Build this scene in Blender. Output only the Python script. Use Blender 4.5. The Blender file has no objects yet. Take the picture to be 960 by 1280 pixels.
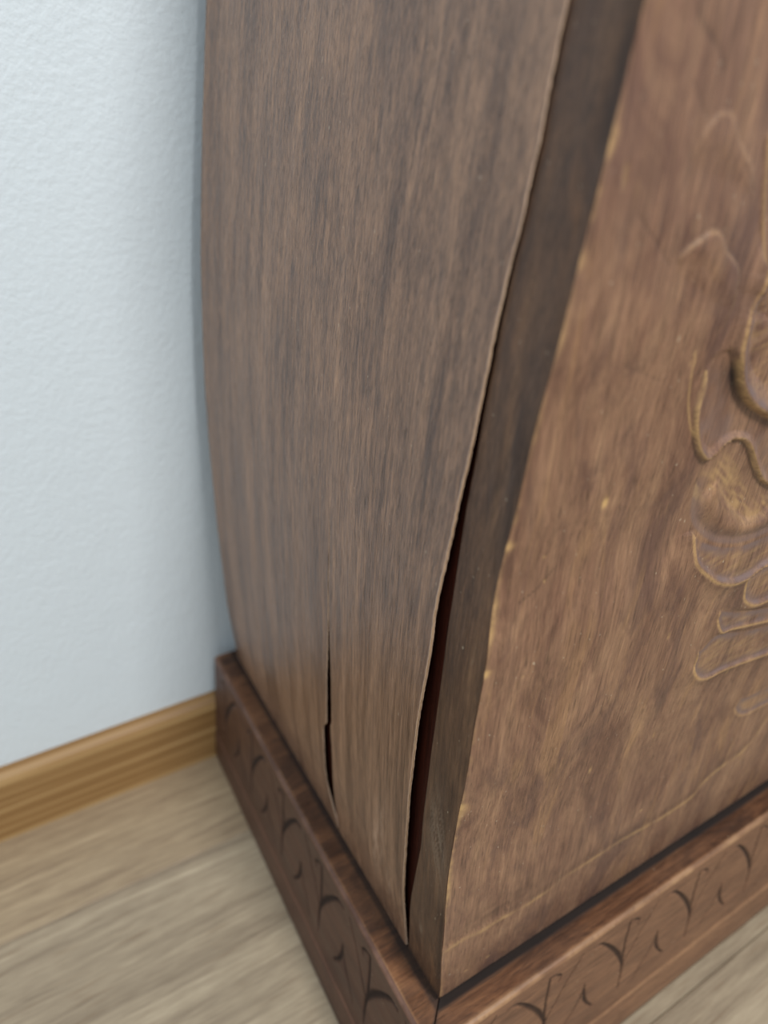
import bpy, math
import numpy as np
from mathutils import Matrix, Vector

# ---------------------------------------------------------------- camera, world, lights, exposure
S = bpy.context.scene
COL = S.collection
rng = np.random.default_rng(7)

YAW, PITCH, ROLL = 0.5332525, 0.5015845, 0.0136132
f = np.array([math.sin(YAW)*math.cos(PITCH), math.cos(YAW)*math.cos(PITCH), -math.sin(PITCH)])
r = np.array([math.cos(YAW), -math.sin(YAW), 0.0]); u = np.cross(r, f)
r, u = math.cos(ROLL)*r+math.sin(ROLL)*u, -math.sin(ROLL)*r+math.cos(ROLL)*u
cd = bpy.data.cameras.new('camera'); cam = bpy.data.objects.new('camera', cd); COL.objects.link(cam)
cam.matrix_world = Matrix(((r[0], u[0], -f[0], -0.1090488), (r[1], u[1], -f[1], -0.132503), (r[2], u[2], -f[2], 0.5289496), (0, 0, 0, 1)))
cd.sensor_fit = 'VERTICAL'; cd.sensor_height = 36.0; cd.lens = 848.756/1280*36.0
cd.clip_start = 0.01
cd.dof.use_dof = True; cd.dof.focus_distance = 0.300; cd.dof.aperture_fstop = 5.0
S.camera = cam

W = bpy.data.worlds.new('world'); S.world = W; W.use_nodes = True
bgn = W.node_tree.nodes['Background']; bgn.inputs[0].default_value = (0.86, 0.935, 1.0, 1); bgn.inputs[1].default_value = 0.38

def area(name, loc, target, sx, sy, power, col):
    l = bpy.data.lights.new(name, 'AREA'); l.shape = 'RECTANGLE'; l.size = sx; l.size_y = sy; l.energy = power; l.color = col
    o = bpy.data.objects.new(name, l); COL.objects.link(o); o.location = loc
    o.rotation_euler = (Vector(target)-Vector(loc)).to_track_quat('-Z', 'Y').to_euler(); return o
area('window_light', (0.27, -1.45, 2.40), (0.0, 0.2, 0.3), 0.40, 0.5, 52, (1.0, 0.972, 0.935))
area('side_fill_light', (-1.25, -0.75, 1.65), (-0.1, 0.3, 0.45), 0.9, 1.1, 11, (0.87, 0.95, 1.0))  # fill lamp added at upper left to brighten the wall and side veneer

S.view_settings.view_transform = 'Standard'; S.view_settings.look = 'None'; S.view_settings.gamma = 1
S.view_settings.use_curve_mapping = False; S.view_settings.exposure = 0.13

# ---------------------------------------------------------------- materials
class NT:
    def __init__(s, name):
        s.m = bpy.data.materials.new(name); s.m.use_nodes = True; s.t = s.m.node_tree
        s.b = s.t.nodes['Principled BSDF']
        s.co = s.t.nodes.new('ShaderNodeTexCoord')
    def link(s, a, b): s.t.links.new(a, b)
    def mapping(s, sc, loc=(0, 0, 0), rot=(0, 0, 0)):
        n = s.t.nodes.new('ShaderNodeMapping'); s.link(s.co.outputs['Object'], n.inputs[0])
        n.inputs['Scale'].default_value = sc; n.inputs['Location'].default_value = loc; n.inputs['Rotation'].default_value = rot
        return n.outputs[0]
    def noise(s, vec, scale=1.0, detail=3, rough=0.55, dist=0.0):
        n = s.t.nodes.new('ShaderNodeTexNoise'); s.link(vec, n.inputs['Vector'])
        n.inputs['Scale'].default_value = scale; n.inputs['Detail'].default_value = detail
        n.inputs['Roughness'].default_value = rough; n.inputs['Distortion'].default_value = dist
        return n.outputs[0]
    def math(s, op, a, b=0.0, c=None, clamp=False):
        n = s.t.nodes.new('ShaderNodeMath'); n.operation = op; n.use_clamp = clamp
        for i, v in enumerate((a, b, c)):
            if v is None: continue
            if isinstance(v, (int, float)): n.inputs[i].default_value = v
            else: s.link(v, n.inputs[i])
        return n.outputs[0]
    def smooth(s, v, lo, hi, o0=0.0, o1=1.0):
        n = s.t.nodes.new('ShaderNodeMapRange'); n.interpolation_type = 'SMOOTHSTEP'; s.link(v, n.inputs[0])
        n.inputs[1].default_value = lo; n.inputs[2].default_value = hi; n.inputs[3].default_value = o0; n.inputs[4].default_value = o1
        return n.outputs[0]
    def ramp(s, v, stops):
        n = s.t.nodes.new('ShaderNodeValToRGB'); s.link(v, n.inputs[0]); e = n.color_ramp.elements
        while len(e) < len(stops): e.new(0.5)
        for el, (p, c) in zip(e, stops): el.position = p; el.color = (*lin(c), 1)
        return n.outputs[0]
    def mix(s, fac, a, b, mode='MIX'):
        n = s.t.nodes.new('ShaderNodeMix'); n.data_type = 'RGBA'; n.blend_type = mode
        for sock, v in ((n.inputs[0], fac), (n.inputs[6], a), (n.inputs[7], b)):
            if isinstance(v, (int, float)): sock.default_value = v
            elif isinstance(v, tuple): sock.default_value = (*lin(v), 1)
            else: s.link(v, sock)
        return n.outputs[2]
    def attr(s, name):
        n = s.t.nodes.new('ShaderNodeAttribute'); n.attribute_name = name; return n.outputs['Fac']
    def bump(s, h, strength, dist):
        n = s.t.nodes.new('ShaderNodeBump'); n.inputs['Strength'].default_value = strength; n.inputs['Distance'].default_value = dist
        s.link(h, n.inputs['Height']); s.link(n.outputs[0], s.b.inputs['Normal'])
    def out(s, col, rough=0.5, spec=0.5):
        if isinstance(col, tuple): s.b.inputs['Base Color'].default_value = (*lin(col), 1)
        else: s.link(col, s.b.inputs['Base Color'])
        if isinstance(rough, (int, float)): s.b.inputs['Roughness'].default_value = rough
        else: s.link(rough, s.b.inputs['Roughness'])
        s.b.inputs['Specular IOR Level'].default_value = spec
        return s.m

def lin(c):
    return tuple((v/255/12.92 if v/255 <= 0.04045 else ((v/255+0.055)/1.055)**2.4) for v in c)

def axis_scale(axis, across, along):
    return tuple(along if i == axis else across for i in range(3))

def wood(name, axis, stops, streak=30, fibre=380, rough=0.42, spec=0.5, bump=0.25, pale=(176, 138, 92), patch=None, patch_amt=0.5, mott=0.0, specks=True, dark=(20, 12, 10), fib_amt=0.3, dist=0.25, contrast=1.0, gold=None, gold_amt=0.5, fine=0.5):
    t = NT(name)
    n1 = t.noise(t.mapping(axis_scale(axis, streak, streak*0.07)), 1, 4, 0.6, dist)
    n3 = t.noise(t.mapping(axis_scale(axis, streak*5, streak*0.12), (3, 1, 5)), 1, 4, 0.65, dist*0.5)
    n2 = t.noise(t.mapping(axis_scale(axis, fibre*3.4, fibre*0.075)), 1, 4, 0.7)
    rem = 1.0-fib_amt
    v = t.math('ADD', t.math('MULTIPLY', n1, rem*0.5), t.math('MULTIPLY', n3, rem*0.5))
    v = t.math('ADD', v, t.math('MULTIPLY', n2, fib_amt))
    if mott:
        nm = t.noise(t.mapping(axis_scale(axis, 45, 16)), 1, 6, 0.68, 0.9)
        v = t.math('ADD', t.math('MULTIPLY', v, 1-mott), t.math('MULTIPLY', nm, mott))
    v = t.math('ADD', t.math('MULTIPLY', t.math('SUBTRACT', v, 0.5), contrast), 0.5)
    col = t.ramp(v, stops)
    if patch:
        pn = t.smooth(t.noise(t.mapping(axis_scale(axis, 30, 9), (9, 2, 4)), 1, 5, 0.7, 0.9), 0.50, 0.66)
        col = t.mix(t.math('MULTIPLY', pn, patch_amt), col, patch)
    if gold:
        gn = t.smooth(t.noise(t.mapping(axis_scale(axis, 60, 9), (2, 7, 3)), 1, 5, 0.7, 0.7), 0.53, 0.68)
        col = t.mix(t.math('MULTIPLY', gn, gold_amt), col, gold)
    # fine fibres: thin lighter and darker threads
    ff = t.noise(t.mapping(axis_scale(axis, 2100, 85), (6, 3, 8)), 1, 3, 0.75, 0.1)
    fm_ = t.noise(t.mapping(axis_scale(axis, 700, 30), (1, 3, 2)), 1, 3, 0.7, 0.2)
    fv = t.math('ADD', t.math('MULTIPLY', ff, 0.5), t.math('MULTIPLY', fm_, 0.5))
    k = t.smooth(fv, 0.32, 0.68, 1-fine*0.75, 1+fine*0.55)
    cc = t.t.nodes.new('ShaderNodeCombineColor')
    for q in range(3): t.link(k, cc.inputs[q])
    col = t.mix(1.0, col, cc.outputs[0], 'MULTIPLY')
    # open pores: short dark dashes along the grain
    pv = t.noise(t.mapping(axis_scale(axis, 1500, 60), (1, 8, 2)), 1, 1)
    pores = t.smooth(pv, 0.60, 0.72)
    col = t.mix(t.math('MULTIPLY', pores, 0.40), col, dark)
    if specks:
        sv = t.noise(t.mapping((800, 800, 500), (4, 4, 1)), 1, 0)
        col = t.mix(t.smooth(sv, 0.845, 0.87, 0, 0.45), col, (205, 190, 165))
    col = t.mix(t.attr('sky_sheen'), col, (122, 102, 98))  # sky reflection in the carved dishes, painted into the colour as grey-lavender
    w = t.attr('wear'); g = t.attr('grime_shade')
    wn = t.math('MULTIPLY', w, t.smooth(t.noise(t.mapping((260, 260, 260)), 1, 2), 0.30, 0.55, 0.55, 1.0), clamp=True)
    col = t.mix(wn, col, pale)
    col = t.mix(t.math('MULTIPLY', g, 0.95, clamp=True), col, dark)  # dark stain in the cuts, plus shade painted into joints and pits
    rn = t.math('ADD', t.smooth(n3, 0.3, 0.7, rough-0.05, rough+0.10), t.math('MULTIPLY', g, 0.45), clamp=True)
    hh = t.math('ADD', t.math('MULTIPLY', n2, 0.6), t.math('MULTIPLY', t.noise(t.mapping((900, 900, 900)), 1, 1), 0.4))
    hh = t.math('SUBTRACT', hh, t.math('MULTIPLY', pores, 0.5))
    t.bump(hh, bump, 0.0006)
    return t.out(col, rn, spec)

M = {}
M['veneer'] = wood('side_veneer', 2, [(0.30, (70, 48, 36)), (0.42, (108, 79, 61)), (0.52, (138, 105, 82)), (0.62, (157, 121, 95)), (0.74, (178, 138, 104))], streak=60, fibre=330, rough=0.34, spec=0.6, bump=0.5, patch=(90, 70, 62), patch_amt=0.25, fib_amt=0.34, dist=0.12, contrast=1.35, pale=(226, 192, 166))
M['panel'] = wood('carved_front_wood', 2, [(0.24, (76, 52, 44)), (0.40, (114, 82, 66)), (0.50, (138, 104, 82)), (0.59, (154, 119, 93)), (0.75, (182, 146, 112))], streak=26, fibre=330, rough=0.33, spec=0.6, bump=0.25, patch=(88, 64, 60), patch_amt=0.55, mott=0.55, pale=(206, 168, 114), fib_amt=0.28, contrast=1.2, gold=(172, 132, 92), gold_amt=0.42, fine=0.42)
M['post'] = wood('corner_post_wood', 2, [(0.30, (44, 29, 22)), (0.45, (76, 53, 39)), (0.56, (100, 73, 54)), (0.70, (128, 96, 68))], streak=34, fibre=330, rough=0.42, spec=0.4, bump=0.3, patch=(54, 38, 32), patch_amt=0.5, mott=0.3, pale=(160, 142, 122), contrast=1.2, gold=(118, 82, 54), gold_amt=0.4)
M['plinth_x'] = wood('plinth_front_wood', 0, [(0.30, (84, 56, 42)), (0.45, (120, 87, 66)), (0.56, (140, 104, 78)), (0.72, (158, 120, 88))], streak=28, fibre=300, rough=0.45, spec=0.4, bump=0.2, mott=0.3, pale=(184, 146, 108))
M['plinth_y_shaded'] = wood('plinth_side_wood_shaded', 1, [(0.30, (54, 34, 28)), (0.45, (78, 53, 43)), (0.56, (94, 66, 53)), (0.72, (112, 82, 64))], streak=28, fibre=300, rough=0.45, spec=0.4, bump=0.2, mott=0.3, pale=(136, 102, 84), patch=(66, 42, 37), patch_amt=0.5)  # darker copy of the front wood: the side's shade is in the colour
M['stain_shade'] = wood('plinth_top_stain', 0, [(0.30, (48, 30, 20)), (0.45, (90, 58, 38)), (0.58, (124, 84, 56)), (0.72, (150, 108, 74))], streak=40, fibre=300, rough=0.36, bump=0.2, mott=0.6, pale=(176, 136, 98), contrast=1.4)
M['bare'] = wood('bare_veneer_edge', 2, [(0.3, (210, 176, 150)), (0.6, (226, 196, 172)), (0.8, (234, 208, 186))], rough=0.7, spec=0.2, bump=0.5, specks=False)
M['core'] = wood('inner_carcass_wood', 2, [(0.3, (38, 14, 8)), (0.5, (62, 24, 13)), (0.8, (76, 34, 20))], rough=0.6, spec=0.2, specks=False)

t = NT('wall_paint')
h = t.noise(t.mapping((210, 210, 210)), 1, 3, 0.6); h2 = t.noise(t.mapping((60, 60, 60)), 1, 2)
t.bump(t.math('ADD', t.math('MULTIPLY', h, 0.7), t.math('MULTIPLY', h2, 0.5)), 0.55, 0.0016)
M['wall'] = t.out((212, 223, 230), 0.55, 0.35)

def floor_mat(name, seed, stops):
    t = NT(name)
    a = t.noise(t.mapping((2.2, 40, 40), (seed, seed*2, 0)), 1, 4, 0.6, 1.3)
    b = t.noise(t.mapping((11, 190, 190), (seed, 3, 0)), 1, 3, 0.65, 0.5)
    c = t.noise(t.mapping((55, 420, 420), (seed, 3, 0)), 1, 2, 0.6)
    v = t.math('ADD', t.math('MULTIPLY', a, 0.45), t.math('ADD', t.math('MULTIPLY', b, 0.35), t.math('MULTIPLY', c, 0.2)))
    col = t.ramp(v, stops)
    p = t.smooth(t.noise(t.mapping((22, 330, 330), (seed+4, 1, 0)), 1, 2), 0.58, 0.70)
    col = t.mix(t.math('MULTIPLY', p, 0.35), col, (120, 98, 74))
    t.bump(t.math('SUBTRACT', c, p), 0.15, 0.0005)
    return t.out(col, 0.42, 0.4)
FST = [(0.32, (114, 100, 83)), (0.46, (142, 128, 108)), (0.55, (158, 144, 122)), (0.70, (182, 168, 144))]
M['floor0'] = floor_mat('oak_plank_light', 1.0, FST)
M['floor1'] = floor_mat('oak_plank_warm', 5.3, [(p, (min(255, int(c[0]*1.0)), int(c[1]*0.975), int(c[2]*0.94))) for p, c in FST])
M['floor2'] = floor_mat('oak_plank_grey', 9.1, [(p, (int(c[0]*0.97), int(c[1]*0.975), int(c[2]*0.96))) for p, c in FST])

t = NT('oak_skirting')
a = t.noise(t.mapping((1.6, 120, 105)), 1, 3, 0.6, 0.6); b = t.noise(t.mapping((8, 420, 420)), 1, 3, 0.6)
col = t.ramp(t.math('ADD', t.math('MULTIPLY', a, 0.75), t.math('MULTIPLY', b, 0.25)), [(0.36, (116, 84, 46)), (0.47, (142, 108, 66)), (0.56, (160, 128, 84)), (0.68, (180, 150, 104))])
M['skirting'] = t.out(col, 0.45, 0.4)

t = NT('sub_floor'); M['sub'] = t.out((92, 78, 62), 0.8, 0.2)

# ---------------------------------------------------------------- helpers
ORG = np.array([0.31, 0.175, 0.0])       # centre of the cabinet's footprint on the floor

def mesh_obj(name, V, F, mats, parent=None, smooth=True, fm=None, attrs=None, org=None):
    V = np.asarray(V, float)
    if org is not None: V = V-org
    me = bpy.data.meshes.new(name); me.from_pydata(V.tolist(), [], [list(map(int, q)) for q in F]); me.update()
    for m in (mats if isinstance(mats, (list, tuple)) else [mats]): me.materials.append(m)
    if fm is not None: me.polygons.foreach_set('material_index', np.asarray(fm, dtype=np.int32))
    me.polygons.foreach_set('use_smooth', np.full(len(F), smooth))
    for k, a in (attrs or {}).items():
        at = me.attributes.new(k, 'FLOAT', 'POINT'); at.data.foreach_set('value', np.asarray(a, dtype=np.float32).ravel())
    o = bpy.data.objects.new(name, me); COL.objects.link(o)
    if parent is not None: o.parent = parent
    return o

def grid_faces(n, m, off=0, flip=False):
    i, j = np.meshgrid(np.arange(n-1), np.arange(m-1), indexing='ij'); a = (off+i*m+j).ravel()
    q = np.stack([a, a+1, a+m+1, a+m], 1)
    return q[:, ::-1] if flip else q

def slab(name, outer, inner, mats, parent, wear=None, grime_shade=None, flip=False, rim_mat=1, sky_sheen=None):
    """closed slab from two (n,m,3) grids; rim faces get rim_mat"""
    n, m = outer.shape[:2]; N = n*m
    V = np.concatenate([outer.reshape(-1, 3), inner.reshape(-1, 3)])
    ring = [(i, 0) for i in range(n)]+[(n-1, j) for j in range(1, m)]+[(i, m-1) for i in range(n-2, -1, -1)]+[(0, j) for j in range(m-2, 0, -1)]
    ids = np.array([i*m+j for i, j in ring]); nx = np.roll(ids, -1)
    F1 = grid_faces(n, m, 0, flip); F2 = grid_faces(n, m, N, not flip)
    # rim vertices are separate so the edge stays crisp
    R0 = len(V); V = np.concatenate([V, V[ids], V[ids+N]]); k = len(ids); a = np.arange(k); b = (a+1) % k
    R = np.stack([R0+a, R0+k+a, R0+k+b, R0+b], 1)
    if flip: R = R[:, ::-1]
    F = np.concatenate([F1, F2, R]); fm = np.concatenate([np.zeros(len(F1)+len(F2)), np.full(len(R), rim_mat)])
    z = np.zeros(len(V)); at = {'wear': z.copy(), 'grime_shade': z.copy(), 'sky_sheen': z.copy()}
    for key, arr in (('wear', wear), ('grime_shade', grime_shade), ('sky_sheen', sky_sheen)):
        if arr is not None:
            at[key][:N] = arr.ravel(); at[key][R0:R0+k] = arr.ravel()[ids]
    return mesh_obj(name, V, F, mats, parent, True, fm, at, ORG)

def vnoise(x, y, seed=0):
    """smooth value noise on arrays"""
    xi = np.floor(x).astype(int); yi = np.floor(y).astype(int); fx = x-xi; fy = y-yi
    fx = fx*fx*(3-2*fx); fy = fy*fy*(3-2*fy)
    def h(a, b):
        k = (a*374761393+b*668265263+seed*1442695041) & 0x7fffffff
        k = ((k ^ (k >> 13))*1274126177) & 0x7fffffff
        return ((k ^ (k >> 16)) & 0xffff)/65535.0
    return (h(xi, yi)*(1-fx)+h(xi+1, yi)*fx)*(1-fy)+(h(xi, yi+1)*(1-fx)+h(xi+1, yi+1)*fx)*fy-0.5

def sstep(v, a, b):
    t = np.clip((v-a)/(b-a), 0, 1); return t*t*(3-2*t)

def catmull(P, closed, k=5):
    P = np.array(P, float); n = len(P); out = []
    rngi = range(n if closed else n-1)
    for i in rngi:
        p = [P[(i+d) % n] if closed else P[min(max(i+d, 0), n-1)] for d in (-1, 0, 1, 2)]
        for s in np.arange(k)/k:
            out.append(0.5*((2*p[1])+(p[2]-p[0])*s+(2*p[0]-5*p[1]+4*p[2]-p[3])*s*s+(3*p[1]-p[0]-3*p[2]+p[3])*s**3))
    if not closed: out.append(P[-1])
    return np.array(out)

def seg_dist(X, Z, P, closed):
    Q = np.roll(P, -1, 0) if closed else P[1:]; A = P if closed else P[:-1]
    d = np.full(X.shape, 1e9); s = np.zeros(X.shape)
    for i, (a, b) in enumerate(zip(A, Q)):
        e = b-a; L = max(e@e, 1e-9); t = np.clip(((X-a[0])*e[0]+(Z-a[1])*e[1])/L, 0, 1)
        dd = np.hypot(X-a[0]-t*e[0], Z-a[1]-t*e[1]); k = dd < d; d[k] = dd[k]; s[k] = (i+t[k])/len(A)
    return d, s

def inside(X, Z, P):
    c = np.zeros(X.shape, bool); j = len(P)-1
    for i in range(len(P)):
        xi, zi = P[i]; xj, zj = P[j]
        k = ((zi > Z) != (zj > Z)) & (X < (xj-xi)*(Z-zi)/((zj-zi) if zj != zi else 1e-9)+xi)
        c ^= k; j = i
    return c

def sdf(X, Z, P):
    d, s = seg_dist(X, Z, P, True); return np.where(inside(X, Z, P), d, -d)

def sdf_dir(X, Z, P):
    """signed distance plus the inward normal of the nearest edge"""
    d, s = seg_dist(X, Z, P, True); E = np.roll(P, -1, 0)-P
    ar = 0.5*np.sum(P[:, 0]*np.roll(P[:, 1], -1)-np.roll(P[:, 0], -1)*P[:, 1])
    Nn = np.stack([-E[:, 1], E[:, 0]], 1)*np.sign(ar); Nn /= np.linalg.norm(Nn, axis=1)[:, None]+1e-9
    i = np.minimum((s*len(P)).astype(int), len(P)-1)
    return np.where(inside(X, Z, P), d, -d), Nn[i, 0], Nn[i, 1]

def box_obj(name, lo, hi, mat, parent=None, bevel=0.0, org=None):
    (x0, y0, z0), (x1, y1, z1) = lo, hi; b = bevel
    V = [(x0, y0, z0), (x1, y0, z0), (x1, y1, z0), (x0, y1, z0), (x0, y0, z1-b), (x1, y0, z1-b), (x1, y1, z1-b), (x0, y1, z1-b)]
    F = [(3, 2, 1, 0), (0, 1, 5, 4), (1, 2, 6, 5), (2, 3, 7, 6), (3, 0, 4, 7)]
    if b:
        V += [(x0+b, y0+b, z1), (x1-b, y0+b, z1), (x1-b, y1-b, z1), (x0+b, y1-b, z1)]
        F += [(4, 5, 9, 8), (5, 6, 10, 9), (6, 7, 11, 10), (7, 4, 8, 11), (8, 9, 10, 11)]
    else: F.append((4, 5, 6, 7))
    return mesh_obj(name, V, F, mat, parent, False, org=org)

def struct(o, label=None):
    o['kind'] = 'structure'
    if label: o['label'] = label
    return o

# ---------------------------------------------------------------- the room: floor, wall, skirting
WALL_Y = 0.362; SKIRT_Y = 0.3502
floor = struct(box_obj('floor', (-2.2, -2.4, -0.03), (2.4, 0.46, -0.0095), M['sub']), 'pale oak plank floor')
seams = [0.257, -0.0205, -0.298, -0.5755, -0.853, -1.1305, -1.408, -1.6855, -1.963, -2.2405]
edges_y = [WALL_Y+0.02]+seams
n = 0
for i in range(len(edges_y)-1):
    y1, y0 = edges_y[i], edges_y[i+1]
    xs = [-2.2]+[v for v in np.arange(-2.2+0.35+0.55*((i*37+1) % 3), 2.3, 1.55)]+[2.4]
    for k in range(len(xs)-1):
        o = box_obj('plank', (xs[k]+0.0001, y0+0.0001, -0.0095), (xs[k+1]-0.0001, y1-0.0001, 0.0), M['floor%d' % ((i*2+k) % 3)], floor, 0.0009)
        n += 1
wall = struct(box_obj('wall_back', (-2.2, WALL_Y, -0.02), (2.4, 0.46, 2.4), M['wall']), 'off-white painted wall with fine roller texture')
# oak skirting with rounded top, swept along x
prof = [(WALL_Y, 0.0), (SKIRT_Y, 0.0), (SKIRT_Y, 0.060)]+[(SKIRT_Y+0.0105*(1-math.cos(a)), 0.060+0.0105*math.sin(a)) for a in np.linspace(0.15, math.pi/2, 7)]+[(WALL_Y, 0.0708)]
V = [(x, y, z) for x in (-2.2, 2.4) for y, z in prof]; k = len(prof)
F = [(i, (i+1) % k, k+(i+1) % k, k+i) for i in range(k)]+[tuple(range(k-1, -1, -1)), tuple(range(k, 2*k))]
struct(mesh_obj('baseboard_back', V, [tuple(reversed(q)) for q in F], M['skirting'], smooth=False), 'oak skirting board along the foot of the white wall')

# ---------------------------------------------------------------- traced outlines of the cabinet, in millimetres
EDGE = [(51.3,119.3),(47.9,197.8),(44.9,263.5),(42.0,309.7),(38.2,346.7),(37.6,374.6),(34.7,403.0),(33.3,421.9),(31.3,440.5),(30.5,459.9),(30.0,478.6),(29.5,492.6),(28.4,504.6),(27.9,517.0),(27.4,528.6),(28.2,544.7),(28.3,560.5)]
POST = [(49.5,118.1),(46.4,146.7),(43.3,183.5),(37.0,230.8),(35.6,268.1),(34.1,300.9),(32.3,331.0),(31.9,356.6),(31.1,381.7),(31.2,400.3),(31.1,416.6),(30.1,436.6),(29.7,459.9),(29.4,478.6),(28.3,504.5),(27.7,528.6),(28.5,544.7),(28.6,560.6)]
FRONTY = [(18.5,122.4),(16.1,131.3),(13.8,189.7),(14.7,235.9),(13.1,262.7),(11.6,286.3),(9.4,309.0),(9.4,337.3),(7.2,366.2),(10.1,390.9),(8.6,413.6),(6.2,428.2),(6.7,448.7),(5.2,463.9),(3.6,482.4),(4.0,499.1),(3.5,508.3),(2.5,519.0),(3.4,535.3),(3.1,545.7),(2.9,557.5)]
SEAML = [(138.5,132.0),(143.1,144.9),(146.6,162.7),(145.3,183.3),(143.9,214.8),(138.9,222.0),(137.3,256.9),(135.1,303.8),(133.6,359.7),(132.5,409.0),(136.7,448.3),(141.6,483.7),(143.3,524.4),(150.1,575.3)]
SEAMR = [(136.6,132.6),(137.1,151.9),(134.8,186.6),(134.7,204.3),(135.6,222.3),(133.1,227.2),(132.0,261.1),(133.4,304.9),(133.0,359.9),(132.0,409.2),(136.2,448.4),(141.2,483.7),(142.9,524.4),(149.7,575.3)]
P_A = [(114.3,495.3),(111.8,486.5),(109.2,479.3),(109.6,471.3),(111.2,464.1),(115.3,456.4),(120.8,450.4),(128.1,444.9),(137.7,440.0),(152.5,434.0),(171.0,429.9),(177.6,441.8),(158.2,472.8),(132.2,492.8)]
P_B = [(106.0,468.2),(100.3,466.7),(96.5,465.0),(97.2,457.4),(97.0,452.9),(97.1,448.5),(99.5,440.5),(104.0,432.4),(107.9,428.4),(112.3,425.5),(117.0,427.4),(120.0,430.1),(125.1,431.3),(132.1,429.6),(137.4,425.8),(142.7,420.1),(148.6,413.4),(160.7,403.5),(181.3,396.9),(175.4,417.5),(153.3,432.5),(137.7,440.0),(128.1,444.9),(120.8,450.4),(115.3,456.4),(111.5,462.7)]
P_C = [(112.3,425.5),(117.0,427.4),(120.0,430.1),(125.1,431.3),(132.1,429.6),(137.4,425.8),(142.7,420.1),(148.6,413.4),(160.7,403.5),(185.2,389.9),(189.8,376.0),(175.0,375.5),(157.7,375.6),(142.4,379.4),(131.2,384.7),(122.4,391.6),(116.8,398.4),(113.7,407.2),(111.9,417.5)]
P_D = [(119.8,390.8),(127.9,385.3),(142.8,378.4),(158.2,374.6),(175.5,374.5),(193.4,375.0),(198.4,360.2),(184.5,356.8),(178.9,355.9),(170.6,353.2),(162.6,352.7),(154.9,354.4),(144.7,358.8),(134.7,366.1),(126.8,372.8),(122.7,379.4)]
P_E = [(176.6,354.3),(170.3,355.1),(169.6,350.3),(172.1,341.0),(176.2,336.2),(183.3,331.7),(190.4,330.0),(198.4,329.6),(216.0,327.8),(220.1,339.0),(201.4,354.6),(186.3,355.8)]
P_F = [(159.4,337.6),(157.8,334.4),(158.4,330.4),(163.0,323.6),(166.7,320.6),(173.5,320.4),(184.7,318.0),(206.9,313.0),(238.6,306.8),(233.7,315.2),(201.2,324.0),(175.4,331.1)]
P_G = [(168.4,321.0),(163.8,321.8),(158.8,320.8),(154.0,316.8),(150.6,315.2),(150.3,310.2),(150.9,304.2),(156.4,296.4),(163.2,291.6),(170.1,290.0),(178.3,290.2),(192.2,288.4),(211.6,285.0),(234.7,280.9),(254.2,279.8),(241.1,302.5),(208.7,309.6),(186.2,314.8)]
P_H = [(223.7,248.9),(216.3,250.7),(214.7,246.4),(214.6,241.9),(221.9,234.2),(230.6,230.4),(239.2,230.0),(250.8,228.8),(277.3,225.4),(267.8,242.2),(241.5,246.8)]
L_leaf = [(70.4,493.8),(69.3,500.1),(71.1,501.7),(74.0,503.5),(77.3,505.1),(79.9,506.5),(83.2,506.3),(86.1,504.7),(89.6,500.6),(94.1,498.1),(97.7,495.2),(99.7,491.5),(100.5,484.0),(99.1,479.6),(98.2,474.5)]
L_leaf2 = [(63.9,522.3),(64.2,524.2),(65.4,527.0),(66.9,530.0),(69.2,533.2),(71.6,535.5),(76.2,536.3),(79.1,534.4),(82.6,530.2),(87.6,526.1),(90.8,523.7),(94.3,518.5),(97.3,514.3),(101.8,511.3),(103.8,508.8)]
L_stem = [(88.1,469.9),(89.7,466.0),(89.8,462.7),(91.2,457.2),(92.5,452.8),(94.9,446.8),(97.8,441.5),(100.5,437.9)]
L_right = [(95.5,531.1),(97.6,525.1),(99.3,519.9),(101.5,514.4),(104.7,507.6),(107.0,503.6),(110.5,498.0),(114.3,492.9)]
L_top = [(54.9,558.9),(59.5,554.5),(64.5,551.7),(67.6,549.4),(70.5,546.1)]
L_border = [(15.3,176.1),(21.4,177.6),(31.9,176.6),(38.8,174.6),(60.0,173.4),(79.6,172.3),(104.9,176.6),(147.2,176.4),(174.9,173.6),(200.0,176.0),(209.5,185.3),(224.3,189.8),(238.0,190.7),(247.5,195.7),(253.6,201.2),(259.8,211.7),(272.6,226.3),(279.9,249.9)]
mm = lambda l: np.array(l)*0.001
XZ_SIDE = mm([(18.5, 120), (14.4, 178.8), (13.9, 257.4), (15.2, 325.9), (17.3, 374.9), (20.9, 419.5), (24.7, 460.6), (31.9, 516.5), (38.4, 558.8), (44.4, 597.7), (58, 690), (70, 800)])
def smooth_interp(tab, k=9):
    """dense, smoothed lookup of a table (value, z)"""
    zz = np.linspace(0.11, 0.82, 1421); v = np.interp(zz, tab[:, 1], tab[:, 0])
    w = np.hanning(k*8+1); w /= w.sum(); pad = len(w)//2
    v = np.convolve(np.pad(v, pad, mode='edge'), w, 'valid')
    return lambda z: np.interp(z, zz, v)
XS = smooth_interp(XZ_SIDE)
YF = smooth_interp(mm(FRONTY+[(2.5, 600), (2.5, 800)]), 14)
YP = smooth_interp(mm(POST+[(28.8, 600), (29, 800)]), 5)
YE = smooth_interp(mm(EDGE+[(28.5, 600), (28.7, 800)]), 5)
SL = mm(SEAML+[(152, 620), (155, 800)]); SR = mm(SEAMR+[(151.6, 620), (154.6, 800)])
YSL = lambda z: np.interp(z, SL[:, 1], SL[:, 0]); YSR = lambda z: np.where(z > 0.36, YSL(z)-0.00008, np.interp(z, SR[:, 1], SR[:, 0]))
YBACK = 0.335; ZB = 0.1228; ZT = 0.80; WID = 0.62; H = 0.12

cab = bpy.data.objects.new('carved_cabinet', None); COL.objects.link(cab); cab.location = ORG
cab['label'] = 'dark-stained carved wooden cabinet with split side veneer on a low plinth by the white wall'
cab['category'] = 'cabinet'

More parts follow.
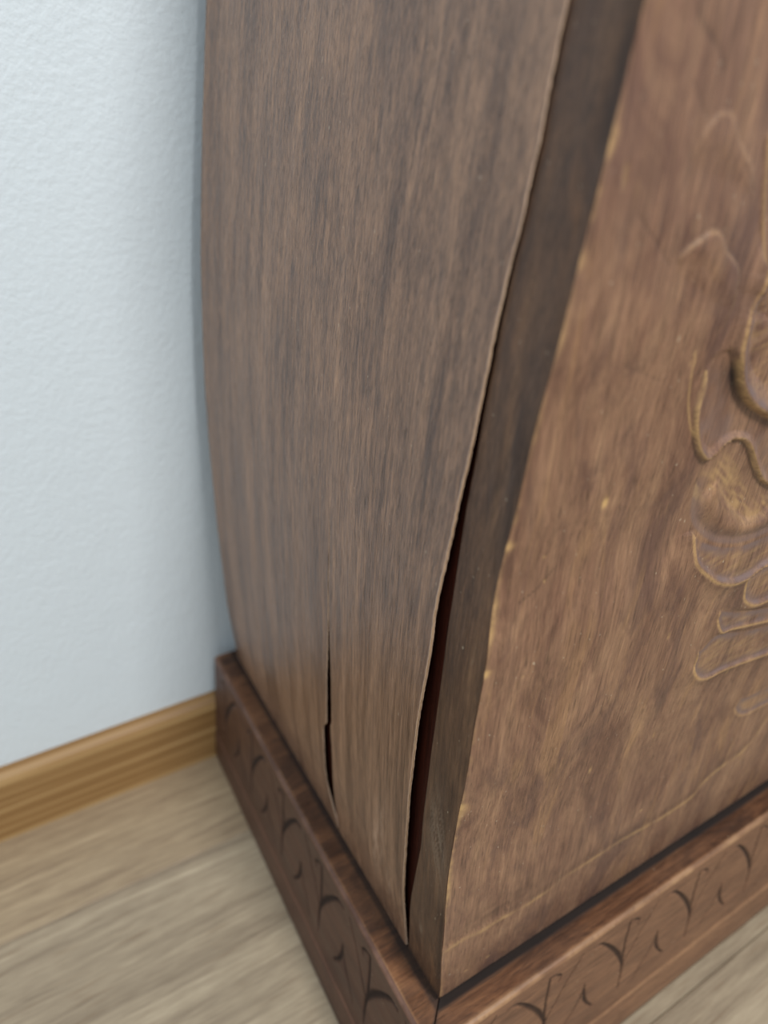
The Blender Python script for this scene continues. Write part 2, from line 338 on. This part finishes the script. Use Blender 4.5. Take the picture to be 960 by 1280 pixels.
# ---- side veneer: two leaves, the front one lifting off at its free edge
zs = np.concatenate([np.arange(ZB, 0.60, 0.0016), np.arange(0.60, ZT, 0.01), [ZT]])
def side_leaf(name, y0f, y1f, lift, thick, m, label=None):
    u_ = np.linspace(0, 1, m)**1.8          # finer columns at the free edge
    Z = zs[:, None]+0*u_[None]; Y = y0f(zs)[:, None]*(1-u_)+y1f(zs)[:, None]*u_
    X = XS(Z)-lift(Y, Z)
    out = np.stack([X, Y, Z], -1); inn = out.copy(); inn[..., 0] += thick*np.interp(Z, [0.12, 0.40, 0.50], [1, 1, 0.5])
    d0 = Y-Y[:, :1]; d1 = Y[:, -1:]-Y
    wear = np.clip(1.0*np.exp(-(d0/0.00045)**2)*sstep(Z, 0.13, 0.2)*(1-0.6*sstep(Z, 0.48, 0.52))*(y0f is frontedge)+0.22*np.exp(-d0/0.0003)*(1-0.8*sstep(Z, 0.30, 0.36))+0.10*np.exp(-d1/0.0004)*(1-sstep(Z, 0.30, 0.36)), 0, 1)
    # rubbed pale smears near the foot
    def smear(cy, cz, ry, rz, a, tilt=0.0):
        yy = (Y-cy-tilt*(Z-cz))/ry; z2 = (Z-cz)/rz
        return a*np.exp(-(yy**2+z2**2))*np.clip(0.6+vnoise(Y*2200, Z*90, 5)*2.2, 0, 1)
    wear = np.maximum(wear, smear(0.078, 0.188, 0.006, 0.032, 0.40, -0.15))
    wear = np.maximum(wear, smear(0.066, 0.165, 0.003, 0.012, 0.35, -0.2))
    return slab(name, out, inn, [M['veneer'], M['bare']], cab, wear, None, flip=True)
LZ = ([.12, .16, .2, .3, .36, .42, .5, .6, .85], [.0, .0012, .002, .0028, .0026, .002, .0012, .0009, .0008])
jag = lambda z, s, a: a*vnoise(z*900, z*0+s, s)+a*0.7*vnoise(z*160, z*0+s, s+3)
frontedge = lambda z: YE(z)+jag(z, 3, 0.0004)*sstep(z, 0.16, 0.22)
lift_front = lambda Y, Z: np.interp(Z, *LZ)*np.clip(1-(Y-YE(Z))/0.050, 0, 1)**2+0.0002
o = side_leaf('side_veneer', frontedge, lambda z: YSR(z)+jag(z, 8, 0.0003)*(1-sstep(z, 0.31, 0.35)), lift_front, 0.0011, 70)
o['label'] = 'front leaf of side veneer lifting off along its pale broken edge'
lift_rear = lambda Y, Z: 0.0002+0.0012*np.exp(-((Z-0.21)/0.06)**2)*np.clip(1-(Y-YSL(Z))/0.03, 0, 1)**2
o = side_leaf('side_veneer', lambda z: YSL(z)+jag(z, 9, 0.0005)*(1-sstep(z, 0.31, 0.35)), lambda z: YBACK+0*z, lift_rear, 0.0009, 60)
o['label'] = 'rear leaf of side veneer with long dark crack along its front edge'

# ---- corner post: edge of the thick front board, between carved face and veneer
m = 26; u_ = np.linspace(0, 1, m); Z = zs[:, None]+0*u_
Yc = YF(zs); Y = (Yc+0.0006)[:, None]*(1-u_)+YP(zs)[:, None]*u_
X = XS(Z)+0.00025*vnoise(Y*300, Z*60, 2)
post_out = np.stack([X, Y, Z], -1); post_in = post_out.copy(); post_in[..., 0] += 0.016; post_in[..., 1] = (Yc+0.0095)[:, None]*(1-u_)+YP(zs)[:, None]*u_
dc = Y-Yc[:, None]
wear = 0.12*np.exp(-dc/0.0009)*np.clip(0.3+vnoise(Z*160, Z*0, 4)*2, 0, 1)
zz = (Z-0.252)/0.026; yy = (Y-0.0245-0.10*(Z-0.252))/0.0065
wear = np.maximum(wear, 0.42*np.exp(-(zz**2+yy**2))*np.clip(0.45+vnoise(Y*1800-Z*500, Z*60, 6)*2.6, 0, 1))
wear = np.maximum(wear, 0.5*np.exp(-(((Z-0.168)/0.004)**2+((Y-0.034)/0.0012)**2)))
grime_shade = 0.8*np.exp(-(Z-ZB)/0.004)+0.55*np.exp(-((Y-YP(Z))/0.0015)**2)*0+0.75*np.exp(-dc/0.004)*np.clip(vnoise(Z*45, Z*0+3, 9)*3, 0, 1)*(dc > 0.0012)  # darker at the foot and in patches by the corner
slab('corner_post', post_out, post_in, [M['post'], M['core']], cab, wear, np.clip(grime_shade, 0, 1), flip=True)

# ---- carved front panel
polys = {k: catmull(v, True, 4) for k, v in dict(A=P_A, B=P_B, C=P_C, D=P_D, E=P_E, F=P_F, G=P_G, H=P_H).items()}
lines = {k: catmull(v, False, 4) for k, v in dict(leaf=L_leaf, leaf2=L_leaf2, stem=L_stem, right=L_right, top=L_top, border=L_border).items()}
def carve(x, z):
    """height of the carved relief (mm, + is proud), wear and grime; x, z in metres"""
    X = x*1000.0; Zm = z*1000.0; hgt = np.zeros(X.shape); wear = np.zeros(X.shape); gr = np.zeros(X.shape)
    hgt += 0.30*vnoise(X/17, Zm/40, 1)+0.12*vnoise(X/5, Zm/11, 2)
    # sunk field above the lower border ridge
    B = lines['border']; d, s = seg_dist(X, Zm, B, False)
    zb = np.interp(X, B[:, 0], B[:, 1], left=176.1, right=249.9); up = Zm > zb
    amp = 0.8+1.4*sstep(X, 15, 110)
    hgt += np.where(up, -amp*sstep(d, 0.3, 5.5)*(1-sstep(d, 9, 48)), -0.10*amp*d/3.0*np.exp(-d/14))
    hgt += np.where(up, 0, -2.2*sstep(zb-Zm, 30, 52)*0)
    wear = np.maximum(wear, 0.50*np.exp(-(d/1.7)**2)*np.clip(0.75+1.3*vnoise(X/7, Zm/5, 9), 0.05, 1))
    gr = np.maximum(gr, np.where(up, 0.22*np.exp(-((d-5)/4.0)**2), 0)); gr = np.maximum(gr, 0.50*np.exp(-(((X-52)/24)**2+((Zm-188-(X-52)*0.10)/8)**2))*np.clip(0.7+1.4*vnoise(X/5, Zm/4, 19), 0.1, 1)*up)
    # ground sinks towards the motif
    reg = (X > 55) & (X < 330)
    xr, zr = X[reg], Zm[reg]; h = hgt[reg]; w = wear[reg]; g = gr[reg]
    SD = {k: sdf_dir(xr, zr, p) for k, p in polys.items()}; S_ = {k: v[0] for k, v in SD.items()}
    RS = {k: np.clip(0.30+0.75*v[2]+0.45*v[1], 0.04, 1.0) for k, v in SD.items()}; pt = np.zeros(xr.shape)
    union = np.max(np.stack(list(S_.values())), 0)
    h += -1.6*np.exp(-np.clip(-union, 0, 1e9)/12)
    # faint leaves
    for k, a in (('leaf', 1.3), ('leaf2', 0.8)):
        P = lines[k]; sd = sdf(xr, zr, P); dc_, _ = seg_dist(xr, zr, np.array([P[0], P[-1]]), False); a = a*sstep(dc_, 1, 12); h += a*(sstep(sd, -0.7, 0.4)-0.7*sstep(sd, 2, 16))
        dl = np.abs(sd); ok = sstep(dc_, 1, 10)
        w = np.maximum(w, ok*(0.36 if k == 'leaf' else 0.2)*np.exp(-(dl/0.5)**2)*np.clip(0.7+vnoise(xr/3, zr/3, 71), 0, 1))
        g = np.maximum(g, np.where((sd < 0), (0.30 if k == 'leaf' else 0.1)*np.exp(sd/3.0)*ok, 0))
    for k in ('stem', 'right', 'top'):
        dl, _ = seg_dist(xr, zr, lines[k], False); a = {'stem': 0.5, 'right': 0.9, 'top': -0.35}[k]
        h += a*np.exp(-(dl/0.8)**2)
        if k != 'top': w = np.maximum(w, 0.55*np.exp(-(dl/0.5)**2))
        else: g = np.maximum(g, 0.35*np.exp(-(dl/0.8)**2))
    def lobe(k, rim, dish, width, wr=0.75):
        nonlocal h, w, g, pt
        st = RS[k]; rim = rim*st; wr = wr*st
        d_ = S_[k]; base = -2.4
        prof_ = rim-dish*sstep(d_, 0.2, width)
        ridge = rim*np.exp(-np.clip(-d_, 0, 99)/4.5)*sstep(-union, -0.5, 1.0)
        h = np.where(d_ < 0, np.maximum(h, ridge), h)
        scoop = 0.22*vnoise(xr/2.2+zr/9, zr/2.6, 11+ord(k))
        e = sstep(d_, -0.75, 0.35)
        h = h*(1-e)+(prof_+scoop*sstep(d_, 1, 4))*e
        w = np.where(d_ > -0.9, w*(1-e), w); w = np.maximum(w, wr*np.exp(-((d_-0.05)/0.62)**2)); pt = np.where(d_ > 0, 0.85*sstep(d_, 0.8, 1.8)*np.exp(-(np.clip(d_-2.2, 0, 99)/3.0)**2)*np.clip(0.8+1.3*vnoise(xr/6, zr/4, 81), 0.1, 1), pt*(1-e)); w = np.maximum(w, np.where(d_ > 0, 0.24*sstep(d_, 2.6, 5.0)*np.clip(0.35+1.6*vnoise((xr+2.2*zr)/11, (zr-0.25*xr)/1.5, 83), 0, 1), 0))
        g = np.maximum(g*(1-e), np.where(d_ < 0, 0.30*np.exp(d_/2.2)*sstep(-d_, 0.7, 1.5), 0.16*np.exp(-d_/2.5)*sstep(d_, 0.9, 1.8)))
    lobe('H', 0.6, 1.6, 4, 0.35)
    lobe('G', 1.6, 4.0, 4.5); lobe('F', 1.0, 2.6, 4); lobe('E', 1.8, 3.8, 4.5); lobe('D', 2.2, 5.0, 6.5)
    # C: convex lobe emerging from under B
    d_ = S_['C']; e = sstep(d_, -0.9, 0.5)
    tb = catmull([(112.3, 425.5), (117.0, 427.4), (120.0, 430.1), (125.1, 431.3), (132.1, 429.6), (137.4, 425.8), (142.7, 420.1), (148.6, 413.4), (160.7, 403.5)], False, 4)
    dt, _ = seg_dist(xr, zr, tb, False)
    hc = -6.5+8.8*sstep(dt, 0, 24)-3.0*(1-sstep(d_, 0, 9))+0.4*vnoise(xr/3+zr/5, zr/12-xr/9, 31)
    pt = pt*(1-e)+e*0.6*np.clip(1.2-d_/6, 0, 1)*sstep(dt, 6, 14); h = h*(1-e)+hc*e; w = w*(1-e)+e*0.55*np.exp(-((dt-13)/6.0)**2)*np.clip(0.4+1.6*vnoise((xr-zr)/9, (zr+0.8*xr)/1.8, 84), 0, 1); g = g*(1-e)+0.35*np.exp(-dt/3.5)*e  # g paints the shade under B's scalloped edge
    # B: hollowed lobe with a deep pit along petal A
    d_ = S_['B']; dA = -S_['A']; e = sstep(d_, -0.6, 0.4)*(1-sstep(zr-0.3*(dA < 6)*6, 456, 466)); dA = np.abs(dA)
    hb = 2.0-2.0*sstep(d_, 0.3, 5)-8.5*np.exp(-np.clip(dA, 0, 99)/4.6)*sstep(zr, 424, 446)-1.6*np.exp(-np.clip(dA, 0, 99)/6)
    hb += 0.25*vnoise(xr/1.3, zr/9, 41)
    pt = pt*(1-e)+e*0.5*sstep(dA, 4, 9)*(0.5+vnoise(xr/4, zr/5, 82)); h = h*(1-e)+hb*e; w = w*(1-e)+0.75*np.exp(-((d_-0.35)/0.5)**2)*(dA > 1.2)*(zr < 462); g = g*(1-e)+e*0.95*np.exp(-np.clip(dA-1.5, 0, 99)/3.6)*sstep(zr, 436, 460)  # g paints the pit's shade beside petal A
    lobe('A', 3.4, 4.2, 10, 0.8)
    # carver's scoop strokes in the ground
    h += 0.18*vnoise(xr/3.0, zr/13, 51)*sstep(-union, 0, 4)
    hgt[reg] = h; wear[reg] = w; gr[reg] = g; pat = np.zeros(X.shape); pat[reg] = pt
    # dents, chips and scratches
    for cx, cz, rx, rz, a in ((62.4, 419.7, 1.3, 2.2, 1.4), (38.5, 404.3, 0.5, 0.9, 0.8), (40.7, 393.4, 0.5, 0.8, 0.6), (40.9, 521.6, 0.8, 3.2, 0.35), (36, 352, 0.8, 0.8, 0.4), (33, 141, 1.2, 0.8, 0.7), (48, 140, 1.6, 0.9, 0.6), (150, 196, 1.2, 1.0, 0.6), (170, 141, 1.0, 0.8, 0.6), (196, 139, 0.8, 0.7, 0.5), (95, 262, 1.0, 2.5, 0.5), (186, 287, 0.8, 2.5, 0.5), (123, 336, 0.8, 2.2, 0.45), (140, 262, 0.8, 2.2, 0.4), (88, 466, 0.7, 1.2, 0.35)):
        q = np.exp(-(((X-cx)/rx)**2+((Zm-cz)/rz)**2)**1.6); wear = np.maximum(wear, a*q); hgt -= 0.35*q
    for pts, a in (([(30, 388), (37, 391), (45, 398)], 0.5), ([(49, 512), (58, 505), (66, 498)], 0.35), ([(52, 507), (53, 495)], 0.35), ([(88, 524), (96, 517)], 0.3), ([(60, 440), (72, 452), (80, 470)], 0.18), ([(95, 250), (120, 290)], 0.15), ([(110, 300), (140, 352)], 0.15), ([(70, 330), (84, 372)], 0.15), ([(60, 543), (68, 535)], 0.35), ([(55, 470), (75, 462)], 0.2)):
        dl, _ = seg_dist(X, Zm, np.array(pts, float), False); gr = np.maximum(gr, a*np.exp(-(dl/0.4)**2)); hgt -= 0.12*np.exp(-(dl/0.4)**2)
    return hgt, np.clip(wear, 0, 1), np.clip(gr, 0, 1), np.clip(pat, 0, 1)

zf = np.concatenate([np.arange(ZB, 0.60, 0.00085), np.arange(0.60, ZT, 0.006), [ZT]])
s0 = np.concatenate([[0, 0.0003, 0.0008], np.arange(0.0014, 0.30, 0.00085)]); s1 = np.linspace(0.30, 1, 90)[1:]
Zg = zf[:, None]
half = XS(zf)[:, None]; wid = WID-2*half
Sg = np.concatenate([np.broadcast_to(s0, (len(zf), len(s0))), 0.30+(s1-0.30)/0.70*(wid-0.30)], 1)
Xg = half+Sg; Zg = Zg+0*Xg
xm = np.minimum(Xg, WID-Xg)
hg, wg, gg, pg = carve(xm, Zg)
sx = np.minimum(Sg, wid-Sg)
# rounded, knocked-about vertical corner
chip = np.zeros_like(Zg)
for cz, r_, a in ((0.2847, 0.0042, 1.6), (0.3615, 0.0018, 1.0), (0.4136, 0.0018, 0.8), (0.318, 0.0016, 0.35), (0.206, 0.0014, 0.3), (0.385, 0.010, 0.35), (0.225, 0.016, 0.35), (0.5016, 0.003, 0.35), (0.531, 0.004, 0.4)):
    chip = np.maximum(chip, a*np.exp(-((Zg-cz)/r_)**2))
edge_n = 0.5*vnoise(Zg*330, Zg*0, 61)+0.6*vnoise(Zg*85, Zg*0, 62)
hg -= (0.45+0.25*edge_n+0.25*chip)*np.exp(-(sx/0.0008)**1.5)
wearc = np.exp(-((sx-0.0002)/(0.0008+0.0006*np.clip(edge_n+0.3, 0, 1)+0.0016*chip))**2)*np.clip(0.55+0.9*edge_n+chip, 0.12, 1)
wg = np.maximum(wg, wearc*0.9*np.clip(0.30+chip*0.8+0.6*edge_n, 0.1, 1))
gg = np.maximum(gg, 1.1*np.exp(-((Zg-ZB)/0.0022)**2)+0.22*np.exp(-(Zg-ZB)/0.008)+0.20*(1-sstep(Zg, 0.145, 0.172))); gg = np.where(sx < 0.002, gg*0.4, gg)  # contact shadow painted along the foot, darker finish in the strip above
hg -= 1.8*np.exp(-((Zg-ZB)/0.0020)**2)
Yg = YF(Zg)-hg*0.001
Xo = Xg+np.where(Sg < wid/2, 1, -1)*(0.0002+0.0002*edge_n+0.0*chip)*np.exp(-sx/0.0012)
outg = np.stack([Xo, Yg, Zg], -1); inng = np.stack([Xg, YF(Zg)+0.009+0*Xg, Zg], -1)
hit_in = inng.copy()
slab('carved_front_panel', outg, hit_in, [M['panel'], M['post']], cab, wg, gg, flip=True, sky_sheen=pg)['label'] = 'carved front panel with scalloped leaves and pale worn ridges'

# ---- dark carcass behind the veneer, plain far side, back and top
def ring_body(name, inset_l, inset_r, yf, yb, z0, z1, mat, nz=40):
    zz = np.linspace(z0, z1, nz); V = []; F = []
    for z in zz:
        xl = XS(z)+inset_l; xr = WID-XS(z)-inset_r
        V += [(xl, yf(z), z), (xr, yf(z), z), (xr, yb, z), (xl, yb, z)]
    for i in range(nz-1):
        for k in range(4):
            a = i*4+k; b = i*4+(k+1) % 4; F.append((a, b, b+4, a+4))
    F.append((3, 2, 1, 0)); F.append(tuple((nz-1)*4+k for k in range(4)))
    return mesh_obj(name, V, F, mat, cab, False, org=ORG)
ring_body('carcass', 0.0034, 0.0034, lambda z: YF(z)+0.0105, YBACK-0.008, H+0.0004, ZT-0.002, M['core'])
zz = np.linspace(ZB, ZT, 60)
def far_side(y0f, y1, th, name, mat):
    o_ = np.array([[(WID-XS(z), y, z) for y in (y0f(z), y1)] for z in zz]); i_ = o_.copy(); i_[..., 0] -= th
    return slab(name, o_, i_, [mat, M['bare']], cab)
far_side(lambda z: YF(z)+0.0295, YBACK, 0.0030, 'side_veneer', M['veneer'])
o_ = np.array([[(WID-XS(z), y, z) for y in (YF(z)+0.0012, YF(z)+0.0290)] for z in zz]); i_ = o_.copy(); i_[..., 0] -= 0.016; i_[:, 0, 1] += 0.009
slab('corner_post', o_, i_, [M['post'], M['core']], cab)
o_ = np.array([[(x, YBACK, z) for x in (XS(z)+0.001, WID-XS(z)-0.001)] for z in zz]); i_ = o_.copy(); i_[..., 1] -= 0.0075
slab('back_panel', o_, i_, [M['post'], M['post']], cab, flip=True)
xt = float(XS(ZT))
box_obj('top_board', (xt-0.012, -0.008, ZT), (WID-xt+0.012, YBACK+0.006, ZT+0.018), M['stain_shade'], cab, 0.002, org=ORG)

# ---- plinth boards with mitred corner, moulded foot and knife-cut ornament
def ornament(s, z, jo=0.0, wk=1.15):
    """depth (mm) of knife cuts on a plinth face; s distance from the corner in mm, z height in mm"""
    dep = np.zeros(s.shape); gr = np.zeros(s.shape)
    # strokes: points relative to a junction, half width start/mid/end, depth
    ST = [([(-30, 110), (-24, 109), (-18.5, 104), (-13, 97), (-6, 86), (-2, 77), (0, 70), (0, 60), (-1, 47)], (0.5, 1.9, 0.5), 1.6),
          ([(1.5, 111), (0, 98), (-0.8, 83), (-0.3, 71)], (0.8, 1.0, 0.9), 1.2),
          ([(1.5, 111), (6, 109.5), (10, 106), (8, 102.4)], (0.3, 0.9, 0.2), 0.8),
          ([(27, 112), (21, 104), (14, 94), (8, 84), (3, 76), (0, 70)], (0.35, 0.5, 0.6), 0.7),
          ([(31.5, 79), (32, 72), (33, 64), (36, 57), (41, 50)], (0.4, 1.5, 0.6), 1.3),
          ([(31.7, 77), (29, 69), (24.5, 61), (18, 53), (13, 44)], (0.7, 0.55, 0.2), 0.7)]
    J = np.round((s-82.5-jo)/65.0)
    for dj in (-1, 0, 1):
        jx = 82.5+jo+65.0*(J+dj); rs = s-jx
        for pts, (w0, w1, w2), dp in ST:
            P = catmull(pts, False, 4)
            box = (rs > P[:, 0].min()-4) & (rs < P[:, 0].max()+4)
            if not box.any(): continue
            d, t = seg_dist(rs[box], z[box], P, False)
            w = wk*np.where(t < 0.5, w0+(w1-w0)*t*2, w1+(w2-w1)*(t*2-1))
            v = np.clip(1-d/(w*1.25), 0, 1)
            dep[box] = np.maximum(dep[box], dp*v); gr[box] = np.maximum(gr[box], np.clip(1.6-1.6*d/(w*1.15), 0, 1))
    # shallow curved facets between the cuts
    soft = 0.30*np.sin((s-82.5-jo)/65.0*2*math.pi)*np.sin((z-34)/80*math.pi)
    return dep, gr, soft
FOOT = 0.01106
zface = np.concatenate([[0.0, 0.004, 0.0065, 0.012, 0.020, 0.028, 0.0305, 0.0315], np.arange(0.0325, 0.1168, 0.0007)])
offs = -FOOT*(1-zface/0.12)+np.interp(zface, [0.0, 0.0065, 0.0305, 0.0325], [0.0006, 0.0, -0.0002, 0.0008])
def plinth_board(name, axis, length, mats, mirror=False, fine=0.37):
    # profile: (depth into the plinth, height)
    top = [(0.0006, 0.1186), (0.0016, 0.1197), (0.0030, 0.12)]+[(d, 0.12) for d in np.linspace(0.0045, 0.034, 30)]
    dep_ = np.concatenate([offs, [p[0] for p in top], [0.034]]); hz = np.concatenate([zface, [p[1] for p in top], [0.0]])
    nface = len(zface)
    ss = np.concatenate([np.arange(0, min(fine, length), 0.0007), np.linspace(min(fine, length), length, 60)[1:]]) if length > fine else np.linspace(0, length, int(length/0.0007))
    D, Sx = np.meshgrid(dep_, ss/length); Z = np.broadcast_to(hz, D.shape)
    a0 = D+0.00035; a1 = (length-D-0.00035) if axis == 0 else np.full_like(D, length)
    s = a0+Sx*(a1-a0)
    dep = np.zeros_like(s); gr = np.zeros_like(s); soft = np.zeros_like(s)
    dd, g_, so = ornament(s[:, :nface]*1000, Z[:, :nface]*1000, *((0.0, 1.2) if axis == 0 else (-22.5, 1.6)))
    msk = sstep(Z[:, :nface], 0.033, 0.036)*(1-sstep(Z[:, :nface], 0.1125, 0.1145))
    dep[:, :nface] = (dd+so*0.6)*msk; gr[:, :nface] = g_*msk
    # incised line above the ornament
    D2 = D+dep*0.001+0.00018*vnoise(s*60, Z*90, 3)*(Z > 0.015)
    wear = 0.7*np.exp(-((Z-0.1188)/0.0016)**2)*np.clip(0.7+1.6*vnoise(s*110, s*0, 5), 0.15, 1)*(D < 0.004)
    wear = np.maximum(wear, 0.32*np.exp(-((Z-0.0312)/0.0010)**2)*(D < 0.001))
    stain_shade = np.clip(np.exp(-(np.clip(0.0160-D, 0, 1)/0.0014)**2)*(1.2 if axis == 0 else 0.6)+0.20*np.exp(-np.clip(0.0160-D, 0, 1)/0.004)*(Z > 0.119)*1.0, 0, 1)  # contact shadow of the body painted dark on the ledge
    stain_shade = np.maximum(stain_shade, 0.8*np.exp(-np.abs(s-a0)/0.0016)*(Z > 0.10))
    cl = (Z > 0.119)*(D > 0.003)
    stain_shade = np.maximum(stain_shade, cl*np.clip(0.55*vnoise(s*38, D*60, 17)+0.1, 0, 0.5))
    gr = np.clip(np.maximum(gr*0.85, stain_shade), 0, 1)
    if axis == 0: V = np.stack([s, D2, Z], -1)
    else: V = np.stack([D2, s, Z], -1)
    if mirror: V[..., 0] = WID-V[..., 0]
    n_, m_ = D.shape; Vf = V.reshape(-1, 3)
    Fq = grid_faces(n_, m_, 0, flip=False); fm = np.zeros(len(Fq))
    jj = (np.arange(len(Fq)) % (m_-1)); fm[(jj >= nface+2)] = 1
    # bottom closing strip and end caps
    i = np.arange(n_-1); Fb = np.stack([i*m_+m_-1, i*m_, (i+1)*m_, (i+1)*m_+m_-1], 1)
    cap0 = [list(range(m_-1, -1, -1)), [(n_-1)*m_+k for k in range(m_)]]
    F = [list(q) for q in Fq]+[list(q) for q in Fb]+cap0
    fm = np.concatenate([fm, np.zeros(len(Fb)+2)])
    if (axis == 0) == (not mirror): F = [q[::-1] for q in F]
    return mesh_obj(name, Vf, F, mats, cab, True, fm, {'wear': wear.ravel(), 'grime_shade': gr.ravel()}, ORG)
plinth_board('plinth_front_board', 0, WID, [M['plinth_x'], M['stain_shade']])['label'] = 'front plinth board with knife-cut arches and dark-stained top'
plinth_board('plinth_side_board', 1, 0.3495, [M['plinth_y_shaded'], M['stain_shade']])['label'] = 'left side plinth board with knife-cut arches'
plinth_board('plinth_side_board', 1, 0.3495, [M['plinth_y_shaded'], M['stain_shade']], mirror=True)
box_obj('plinth_bottom', (0.036, 0.036, 0.001), (WID-0.036, 0.348, 0.119), M['core'], cab, 0, org=ORG)
